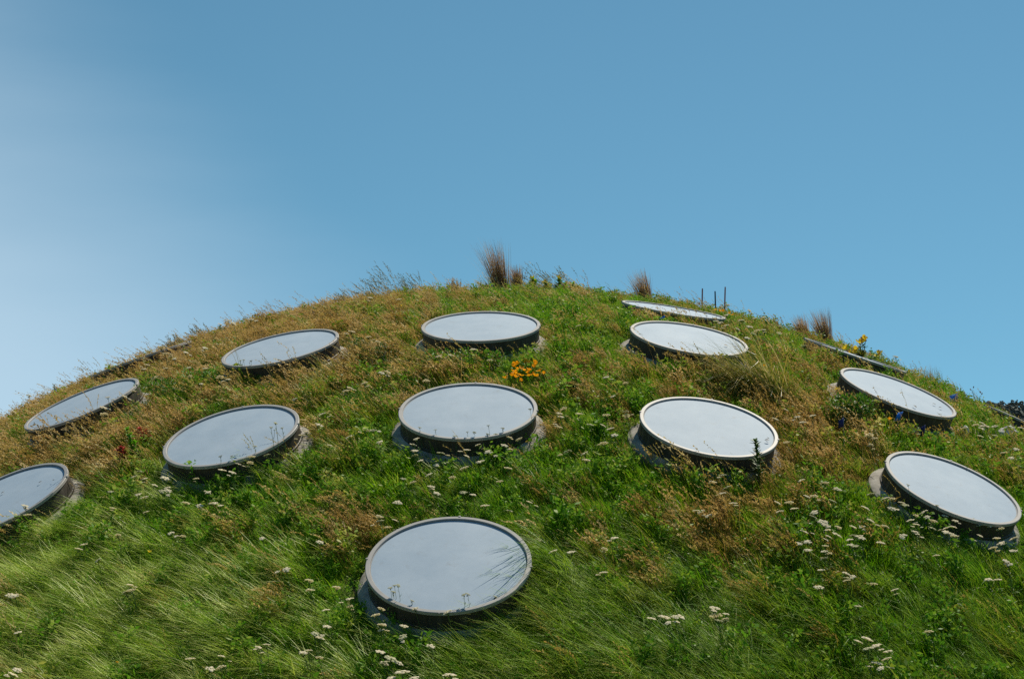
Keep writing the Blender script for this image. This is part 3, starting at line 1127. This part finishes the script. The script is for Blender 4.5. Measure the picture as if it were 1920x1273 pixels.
brown_tussock(942, 551, 'tall brown tussock standing up above the middle of the crest', .92, .02)
brown_tussock(972, 548, 'low brown tussock hugging the right side of the tallest one', .52, -.05)
brown_tussock(1215, 563, 'dark brown tussock behind the edge-on skylight on the crest', .62, .12)
brown_tussock(1550, 622, 'dark brown pointed tussock on the right skyline', .66, .0)
brown_tussock(1512, 613, 'small brown tussock just left of the pointed one on the right skyline', .48, .15)
for px, py, lab, s_ in ((705, 560, 'feathery grey green grass at the left end of the crest', .62), (745, 556, 'feathery grass clump, widest spray on the crest left of the middle', .80),
                        (785, 556, 'feathery grass clump between the wide spray and the dark stalks', .62),
                        (1030, 556, 'feathery grass bending over behind yellow spikes on the crest', .75), (1075, 556, 'thin feathery grass behind the last yellow spike', .70),
                        (660, 572, 'short feathery grass beside pink flowers on the left crest', .45), (340, 668, 'thin dark grass blades on the left skyline', .42),
                        (385, 650, 'upright grass blades left of tall yarrow on the left skyline', .45)):
    tussock(px, py, lab, [('blades', 'b', (90, .2, .42, .005, .1, .9, .6, .18, .8), M_feather),
                          ('seed_heads', 's', (46, .34, .70, .1, .8, .5, .20), M_feather)], s_ * 1.4, 'feathery_tussock', group='feathery grass clumps on the skyline')
tussock(853, 562, 'clump of dark stiff stalks on the crest left of the tall tussock', [
    ('blades', 'b', (60, .2, .5, .005, -.2, .3, .2, .10, .9), M_tgreen), ('seed_heads', 's', (26, .3, .52, -.2, .3, .2, .12), M_brown)], .75, 'stalk_clump')
tussock(1748, 716, 'green brown grass tuft leaning out on the right skyline', [
    ('blades', 'b', (260, .2, .52, .005, -.3, .5, .4, .20, .9), M_tgreen), ('brown_blades', 'b', (60, .35, .6, .004, -.2, .3, .3, .10, .6), M_brown)], .85, 'skyline_tuft')
tussock(1438, 752, 'large arching golden green tussock below the upper right skylight', [
    ('golden_blades', 'b', (620, .55, .95, .0085, .05, .75, 1.5, .24, .5), M_gold), ('green_blades', 'b', (320, .35, .7, .008, .1, .9, 1.2, .30, 1.2), M_tgreen)],
    1.4, 'arching_tussock', yaw=.25)
for px, py, lab, s_ in ((1112, 752, 'dark green grass clump between the middle and right middle skylights', .60),
                        (1098, 596, 'green grass clump right of the top middle skylight', .5),
                        (960, 575, 'green grass clump between tall tussock and top middle skylight', .62),
                        (905, 577, 'green grass clump below the left foot of the tall tussock', .5)):
    tussock(px, py, lab, [('blades', 'b', (240, .25, .48, .006, .0, .9, .8, .24, 1.2), M_tgreen)], s_, 'green_tussock', group='green tussocks')


# ---- poppies
petM = []
for i in range(3):
    mb = MB()
    op = (.55, .85, 1.1)[i]
    for k in range(4):
        a = k * 1.5708 + .2
        d = Vector((math.cos(a), math.sin(a), 0))
        s_ = Vector((-math.sin(a), math.cos(a), 0))
        pts = []
        for t, w_ in ((.05, .12), (.5, .62), (.85, .72), (1.0, .45)):
            c = d * (t * math.sin(op)) + Vector((0, 0, t * math.cos(op)))
            pts.append((c - s_ * w_ * .5 - d * .06, c + d * .05, c + s_ * w_ * .5 - d * .06))
        vs_ = [q for r_ in pts for q in r_]
        mb.add(vs_, [(3 * j + e, 3 * j + e + 1, 3 * j + e + 4, 3 * j + e + 3) for j in range(3) for e in range(2)])
    petM.append(mb)
POPM = [mb.mesh('poppy_petals', M_orange) for mb in petM]
YELM = [mb.mesh('yellow_petals', M_yellow) for mb in petM]
mb = MB()
mb.tube([(0, 0, 0), (-.03, .01, .5), (-.08, 0, 1)], .010, .007, 4)
for q in range(8):
    a = q * .8
    mb.leaf((-.02, 0, .1 + .05 * q), (math.cos(a), math.sin(a), .5), (0, 0, 1), .35, .06, .15)
ME_pstem = mb.mesh('poppy_stem', M_stem)


def poppy(px, py, label, group=None, size=.034, meshes=POPM, h=.30, name='poppy'):
    for _ in range(12):
        X, Y = spot(px, py, h)
        if clear_root(X, Y):
            break
        h += .04
    root = thing(name, ground(X, Y), label, 'flower', group)
    put('stem', ME_pstem, root, scale=h)
    put('petals', meshes[rnd.randrange(3)], root, (-.08 * h, 0, h), (rnd.uniform(-.6, .1), rnd.uniform(-.7, .3), rnd.uniform(0, 6.28)), size)


for px, py in ((969, 683), (973, 684), (968, 689), (968, 697), (969, 700), (973, 693), (981, 692), (970, 703), (965, 708), (970, 709), (951, 711), (981, 705), (978, 715),
               (996, 706), (988, 680), (994, 680), (1004, 679), (1008, 685), (1005, 690), (987, 696), (995, 696), (996, 701), (1016, 697), (1023, 700), (1022, 704), (1004, 703), (1008, 707)):
    poppy(px, py, 'orange poppy in the dense bunch behind the middle skylight', 'poppies behind the middle skylight', rnd.uniform(.042, .056))
for px, py in ((1346, 582), (1353, 585), (1359, 585), (1372, 588), (1377, 591)):
    poppy(px, py, 'orange poppy at the foot of the stakes on the crest', 'poppies below the stakes', .042)
poppy(1437, 686, 'single orange poppy right of the arching tussock', None, .026)
poppy(1672, 788, 'single orange poppy below the upper skylight near the right edge', None, .04)
poppy(285, 1037, 'single yellow flower in wind-combed grass at lower left', None, .032, YELM, name='yellow_flower')
poppy(225, 1243, 'small orange flower near the bottom left corner', None, .022)
poppy(1494, 1029, 'single pale yellow flower left of the dense white yarrow', None, .026, YELM, name='yellow_flower')
poppy(756, 574, 'single yellow flower on the slope above the top middle skylight', None, .026, YELM, name='yellow_flower')


# ---- leafy plants
def flower_plant(name, px, py, label, heads, petals, size, leafmat, nleaf=40, leaf=.10, cat='plant', buds=0, group=None, stemr=.006):
    X, Y = spot(px, py)
    base = ground(X, Y)
    root = thing(name, base, label, cat, group)
    for hx, hy in heads:
        p = ray_at(hx, hy, Y + rnd.uniform(-.08, .08)) - base
        mid = Vector((p.x * .35, p.y * .4, p.z * .55))
        mb = MB()
        mb.tube([(p.x * .1, 0, -.05), mid, p], stemr, stemr * .6, 5)
        st = put('stem', mb.mesh('stem', M_stem), root)
        ml = MB()
        for q in range(nleaf):
            t = rnd.uniform(.08, .97)
            c = mid * (t / .5) if t < .5 else mid.lerp(p, (t - .5) / .5)
            a = q * 2.4 + rnd.uniform(-.4, .4)
            ml.leaf(c, (math.cos(a), math.sin(a), rnd.uniform(.1, 1.0)), (0, 0, 1), leaf * rnd.uniform(.5, 1.1) * (1.15 - .6 * t), leaf * .26, .12)
        put('leaves', ml.mesh('leaves', leafmat), root)
        if petals is not None:
            put('flower', petals[rnd.randrange(3)], root, p, (rnd.uniform(-1.0, -.2), rnd.uniform(-.8, .8), rnd.uniform(0, 6.28)), size)
        for q in range(buds):
            mb = MB()
            mb.dome((0, 0, 0), .010, .010, .024, 5)
            put('bud', mb.mesh('bud', M_bud), root, p + Vector((rnd.uniform(-.035, .035), rnd.uniform(-.03, .03), rnd.uniform(-.01, .06))), (rnd.uniform(-.7, .7), rnd.uniform(-.7, .7), 0))
    return root


flower_plant('evening_primrose', 1618, 690, 'tall evening primrose with large yellow flowers above the right-hand skylight', [(1617, 637), (1588, 656), (1602, 658), (1617, 668), (1583, 668), (1649, 665), (1623, 640), (1612, 644), (1594, 664), (1608, 662)], YELM, .085, M_leafd, 26, .11, buds=5)
flower_plant('yellow_weed', 1600, 772, 'yellow-flowered weed in front of the upper skylight near the right edge', [(1569, 730), (1607, 735), (1588, 742)], YELM, .045, M_leaf, 30, .08)
for k, (bx, hs) in enumerate(((1000, [(998, 523), (1003, 527), (997, 530)]), (1024, [(1022, 530), (1030, 536)]), (1050, [(1048, 522), (1050, 527)]),
                              (1058, [(1060, 532)]), (1075, [(1074, 532)]), (1086, [(1084, 536)]))):
    flower_plant('yellow_spike_plant', bx, 556, ['yellow flower spike plant leftmost in the row on the crest', 'low yellow-flowered plant second from left in the crest row',
                 'yellow-topped leafy plant in the middle of the crest row', 'green leafy shoot just right of the yellow-topped crest plant',
                 'green leafy shoot second from right in the crest row', 'green leafy shoot at the right end of the crest row'][k],
                 hs, YELM if k < 3 else None, .062, M_leafb, 80, .14, group='leafy plants in a row on the crest')
flower_plant('goldenrod_weed', 1424, 930, 'tall single leafy weed standing before the brightest skylight', [(1416, 823)], None, .03, M_leafd, 110, .13, stemr=.010)
flower_plant('upright_weed', 206, 712, 'single upright green shoot on the left skyline', [(205, 682)], None, .03, M_leaf, 36, .07)
flower_plant('pale_weed', 502, 610, 'pale green broad-leaved shoot on the left skyline', [(500, 592)], None, .03, M_leafb, 12, .10)
flower_plant('leafy_shoot', 252, 884, 'bright green leafy shoot in brown grass left of the left middle skylight', [(236, 800), (243, 812), (252, 824), (262, 844)], None, .03, M_leafb, 54, .12)
flower_plant('red_weed', 234, 892, 'dark red weed left of the bright green shoot', [(220, 842), (228, 838), (236, 846), (246, 856), (230, 858), (254, 866)], None, .03, M_leafr, 90, .13)
flower_plant('red_weed', 270, 850, 'dull red weed right above the bright green shoot', [(260, 802), (270, 806), (280, 818), (268, 820)], None, .03, M_leafr, 70, .11)
for k, (px, py, hs) in enumerate(((415, 626, [(412, 612), (428, 605), (437, 610)]), (104, 752, [(102, 722), (108, 726)]), (132, 740, [(134, 718)]), (165, 727, [(166, 714)]), (590, 604, [(588, 580)]))):
    flower_plant('skyline_weed', px, py, ['bushy dark weed under tall yarrow on the left skyline', 'dark leafy weed lowest on the left skyline', 'thin weed above the far left skylight on the skyline',
                 'small weed on the left skyline beside the edge-on skylight', 'dark leafy plant with a blue flower on the left crest'][k], hs, None, .03, M_leafd, 50, .09, group='weeds on the left skyline')
flower_plant('skyline_shoot', 1832, 760, 'dark budding shoot on the right skyline beside the far trees', [(1822, 731), (1838, 742), (1812, 744)], None, .03, M_leafd, 14, .05, buds=2)
# blue and pink flowers beside it
X, Y = spot(588, 596, .1)
rt = thing('blue_lupine', ground(X, Y), 'small blue lupine spike on the left crest', 'flower')
mb = MB()
mb.tube([(0, 0, 0), (0, 0, .22)], .004, .003, 4)
put('stem', mb.mesh('stem', M_stem), rt)
mb = MB()
for q in range(16):
    a = q * 2.4
    mb.dome((.012 * math.cos(a), .012 * math.sin(a), .12 + q * .007), .010, .010, .008, 5)
put('blossom', mb.mesh('blossom', M_blue), rt)
pinkM = [h_.copy() for h_ in headM[:2]]
for h_ in pinkM:
    h_.materials[0] = M_pink
for k, (px, py) in enumerate(((552, 603), (570, 583), (585, 577), (618, 600), (503, 606), (652, 545))):
    X, Y = spot(px, py, .18)
    rt = thing('pink_yarrow', ground(X, Y), ['pink flat flower head left of the blue lupine, lowest of them', 'pink flower nearest the blue lupine on its left', 'pink flower right above the blue lupine',
               'small pink flower right of the blue lupine', 'pink flower below the pale broad-leaved shoot', 'pinkish flower under feathery grass at the left crest'][k], 'flower', 'pink flowers on the left crest')
    put('stem', stemM[k % 4][0], rt, scale=.18)
    put('flower_head', pinkM[k % 2], rt, (-stemM[k % 4][1] * .18, 0, .18), (-.2, .1, k), .034)


def bush(name, px, py, label, w_, h_, n_, mat, leaf=.05, lobes=5, group=None, flat=1.0):
    X, Y = spot(px, py)
    root = thing(name, ground(X, Y), label, 'bush', group)
    cs = [(rnd.uniform(-.5, .5) * w_, rnd.uniform(-.3, .3) * w_, h_ * rnd.uniform(.25, .75), rnd.uniform(.22, .4)) for _ in range(lobes)]
    mt = MB()
    ml = MB()
    for cx, cy, cz, r_ in cs:
        mt.tube([(0, 0, -.05), (cx * .5, cy * .5, cz * .5), (cx, cy, cz)], .010, .005, 5)
        for q in range(n_ // lobes):
            d = Vector((rnd.gauss(0, 1), rnd.gauss(0, 1), rnd.gauss(.15, .9))).normalized()
            p = Vector((cx, cy, cz)) + Vector((d.x * w_, d.y * w_, d.z * h_ * flat)) * r_ * rnd.uniform(.55, 1.05)
            dd = (d + Vector((rnd.gauss(0, .6), rnd.gauss(0, .6), rnd.gauss(.3, .6)))).normalized()
            ml.leaf(p, dd, (0, 0, 1), leaf * rnd.uniform(.6, 1.3), leaf * .45, .12)
    put('branches', mt.mesh('branches', M_twig), root)
    put('foliage', ml.mesh('foliage', mat), root)


bush('leafy_bush', 1596, 812, 'dark green leafy bush below the upper skylight near the right edge', .56, .50, 1300, M_leaf, .055, 8)
for k, (px, py, w_, h_) in enumerate(((673, 682, .34, .36), (703, 702, .42, .38), (722, 688, .30, .32))):
    bush('coyote_bush', px, py, ['dark green low bush, upper left of three right of the upper left skylight', 'widest low bush in front of the three', 'smallest low bush, right one of the three behind'][k],
         w_, h_, 700, M_leafd, .032, 5, 'three low bushes right of the upper left skylight')
for k, (px, py, w_, h_) in enumerate(((320, 760, .6, .38), (380, 742, .55, .36), (845, 706, .55, .36), (895, 697, .5, .32), (60, 790, .0, .0))):
    if w_:
        bush('leafy_clump', px, py, ['green leafy clump above the left middle skylight, left one', 'green leafy clump below the upper left skylight', 'green leafy clump behind the left of the middle skylight',
             'green leafy clump beside the dead branches behind the middle skylight'][k], w_, h_, 800, M_leaf, .042, 6, 'green leafy clumps between skylights')

# ---- dead branches behind the middle skylight
for k, pts in enumerate((((905, 690), (925, 688), (940, 702), (949, 716)), ((880, 672), (918, 663), (934, 672), (937, 690)), ((862, 706), (900, 706), (925, 711), (948, 716)),
                         ((895, 700), (918, 702), (940, 711)), ((925, 686), (940, 692), (948, 704)), ((590, 700), (600, 712), (612, 720)))):
    ws = []
    for q, (px, py) in enumerate(pts):
        X, Y = spot(px, py, .10)
        ws.append(ground(X, Y, .12))
    o = ws[0].copy()
    mb = MB()
    mb.tube([p - o for p in ws], .007, .0045, 5)
    tag(put('dead_branch', mb.mesh('dead_branch', M_twig), loc=o), ['pale bare branch arching down to the poppies', 'long bare branch lying below the top middle skylight', 'bare branch lying along the back of the middle skylight',
        'shorter bare branch above the one along the skylight rim', 'thin bare twig nearest the poppies', 'pale twig lying below the upper left skylight'][k], 'branch', 'bare branches')

# ---- three stakes on the crest
for k, (x0, y0, y1, m_) in enumerate(((1316, 541, 590, M_staker), (1342, 546, 590, M_stake), (1358, 538, 594, M_staker))):
    X, Y = spot(x0, y1)
    base = ground(X, Y)
    top = ray_at(x0, y0, Y)
    hh = (top - base).z
    rt = thing('stake', base, ['thin reddish stake, left of three on the crest', 'short dark stake between the two red ones', 'tallest reddish stake, right of three on the crest'][k], 'stake', 'thin stakes on the crest', rot=(0, R((1.5, -1, 2)[k]), 0))
    mb = MB()
    mb.tube([(0, 0, -.1), (0, 0, hh * .45)], .013, .012, 6)
    put('shaft', mb.mesh('shaft', M_stake), rt)
    mb = MB()
    mb.tube([(0, 0, hh * .45), (0, 0, hh * .9), (0, 0, hh)], .0125, .0105, 6)
    put('painted_top', mb.mesh('painted_top', m_), rt)

# ---- marker flags
for k, (px, py, hh, m_, lab) in enumerate(((1796, 741, .26, M_flag, 'bright blue marker flag on the right skyline'), (1666, 770, .40, M_flag, 'narrow blue marker flag leaning before the right-hand skylight'),
                                           (1582, 788, .46, M_navy, 'dark navy marker flag in the leafy bush'), (1730, 801, .30, M_navy, 'dark navy marker flag below the right-hand skylight'),
                                           (1246, 596, .26, M_flag, 'tiny blue marker flag above the upper right skylight'))):
    X, Y = spot(px, py, hh)
    rt = thing('marker_flag', ground(X, Y), lab, 'flag', 'blue marker flags', rot=(0, (.0, .45, .0, .1, 0)[k], 0))
    mb = MB()
    mb.tube([(0, 0, -.05), (0, 0, hh + .03)], .003, .003, 4)
    put('wire', mb.mesh('wire', M_wire), rt)
    wv = ((.13, .12), (.05, .13), (.06, .11), (.05, .13), (.07, .06))[k]
    vs_, fs_ = [], []
    for i in range(6):
        t = i / 5
        for j in (0, 1):
            vs_.append((-wv[0] * t, .014 * math.sin(t * 6 + k), hh + .03 - wv[1] * (1 - j) - .02 * t - (.02 * t if j else 0)))
    fs_ = [(2 * i, 2 * i + 2, 2 * i + 3, 2 * i + 1) for i in range(5)]
    o = put('flag', new_mesh('flag', vs_, fs_, m_, True), rt)
    so = o.modifiers.new('thick', 'SOLIDIFY')
    so.thickness = .003

# ---- stones
for k, (px, py, r_) in enumerate(((1886, 834, .15), (1806, 828, .08), (1528, 1030, .0))):
    if not r_:
        continue
    X, Y = spot(px, py)
    vs_, fs_ = [], []
    n1, n2 = 9, 14
    for i in range(n1):
        th = math.pi * i / (n1 - 1)
        for j in range(n2):
            ph = 6.2832 * j / n2
            d = Vector((math.sin(th) * math.cos(ph), math.sin(th) * math.sin(ph), math.cos(th)))
            s_ = 1 + .22 * math.sin(3 * d.x + 2 * d.y + k) + .16 * math.sin(5 * d.y - 4 * d.z) + rnd.uniform(-.06, .06)
            vs_.append((d.x * r_ * s_, d.y * r_ * .8 * s_, d.z * r_ * .75 * s_))
    for i in range(n1 - 1):
        for j in range(n2):
            fs_.append((i * n2 + j, (i + 1) * n2 + j, (i + 1) * n2 + (j + 1) % n2, i * n2 + (j + 1) % n2))
    tag(put('stone', new_mesh('stone', vs_, fs_, M_rock), loc=ground(X, Y, .13)), ['pale weathered stone in the grass at the right edge', 'small brown grey stone left of the pale one'][k], 'stone', 'stones at the right edge')

# ---- dead leaves lying on the panes
mb = MB()
mb.leaf((0, 0, 0), (1, 0, 0), (0, 0, 1), .05, .020, .25)
ME_dl = mb.mesh('dead_leaf', M_dleaf)
sk = {k: o for k, o in zip(SKY, [o for o in COL.objects if o.name.split('.')[0] == 'skylight'])}
bpy.context.view_layer.update()
for key, px, py, s_ in (('RU', 1710, 761, 1.5), ('RU', 1747, 758, 1.2), ('RU', 1767, 767, 1.2), ('UR', 1357, 649, 1.4), ('UR', 1377, 652, 1.2), ('UR', 1389, 659, .7), ('FLL', 80, 904, 1.0), ('FLL', 98, 902, .8),
                        ('FLL', 10, 923, 1.0), ('MR', 1443, 827, 1.3), ('MR', 1436, 822, .8), ('TR', 1200, 566, 1.0)):
    o = sk[key]
    nn = o.matrix_world.to_3x3() @ Vector((0, 0, 1))
    p0 = Vector((0, 0, EYE))
    d = (ray_at(px, py, 15) - p0).normalized()
    hit = p0 + d * ((o.location - p0).dot(nn) / d.dot(nn))
    hit = hit + nn * (.012)
    q = put('dead_leaf', ME_dl, None, hit, (o.matrix_world.to_3x3() @ Matrix.Rotation(rnd.uniform(0, 6.28), 3, 'Z')).to_euler(), s_)
    tag(q, 'small dead brown leaf lying on the pane of the ' + SHORTNAME[key], 'leaf', 'dead leaves on the pane of the ' + SHORTNAME[key])

# ------------------------------------------------------------------ the far wood
mb = MB()
fr = random.Random(3)
for k in range(90):
    yy = fr.uniform(290, 340)
    xx = yy * fr.uniform(.287, .42)
    hh = fr.uniform(8.2, 10.2)
    mb.tube([(xx, yy, -.3), (xx + fr.uniform(-.4, .4), yy, hh * .8)], .3, .1, 5)
    for q in range(120):
        a, rr = fr.uniform(0, 6.28), fr.uniform(.3, 1) * hh * .22
        t = fr.uniform(.25, 1.0)
        wd_ = rr * math.sqrt(max(.05, 1 - (t * 1.6 - .85) ** 2))
        mb.dome((xx + math.cos(a) * wd_, yy + math.sin(a) * wd_, hh * t), fr.uniform(.15, .5), fr.uniform(.15, .5), fr.uniform(.15, .35), 4, (fr.uniform(-.6, .6), fr.uniform(-.6, .6)))
for k in range(700):
    yy = fr.uniform(295, 338)
    mb.dome((yy * fr.uniform(.29, .42), yy, fr.uniform(1, 8.3)), fr.uniform(.8, 1.7), fr.uniform(.8, 1.7), fr.uniform(.7, 1.3), 6, (fr.uniform(-.4, .4), fr.uniform(-.4, .4)))
tag(put('distant_wood', mb.mesh('distant_wood', M_tree)), 'dark far-off wood on the right horizon', 'trees', kind='stuff')
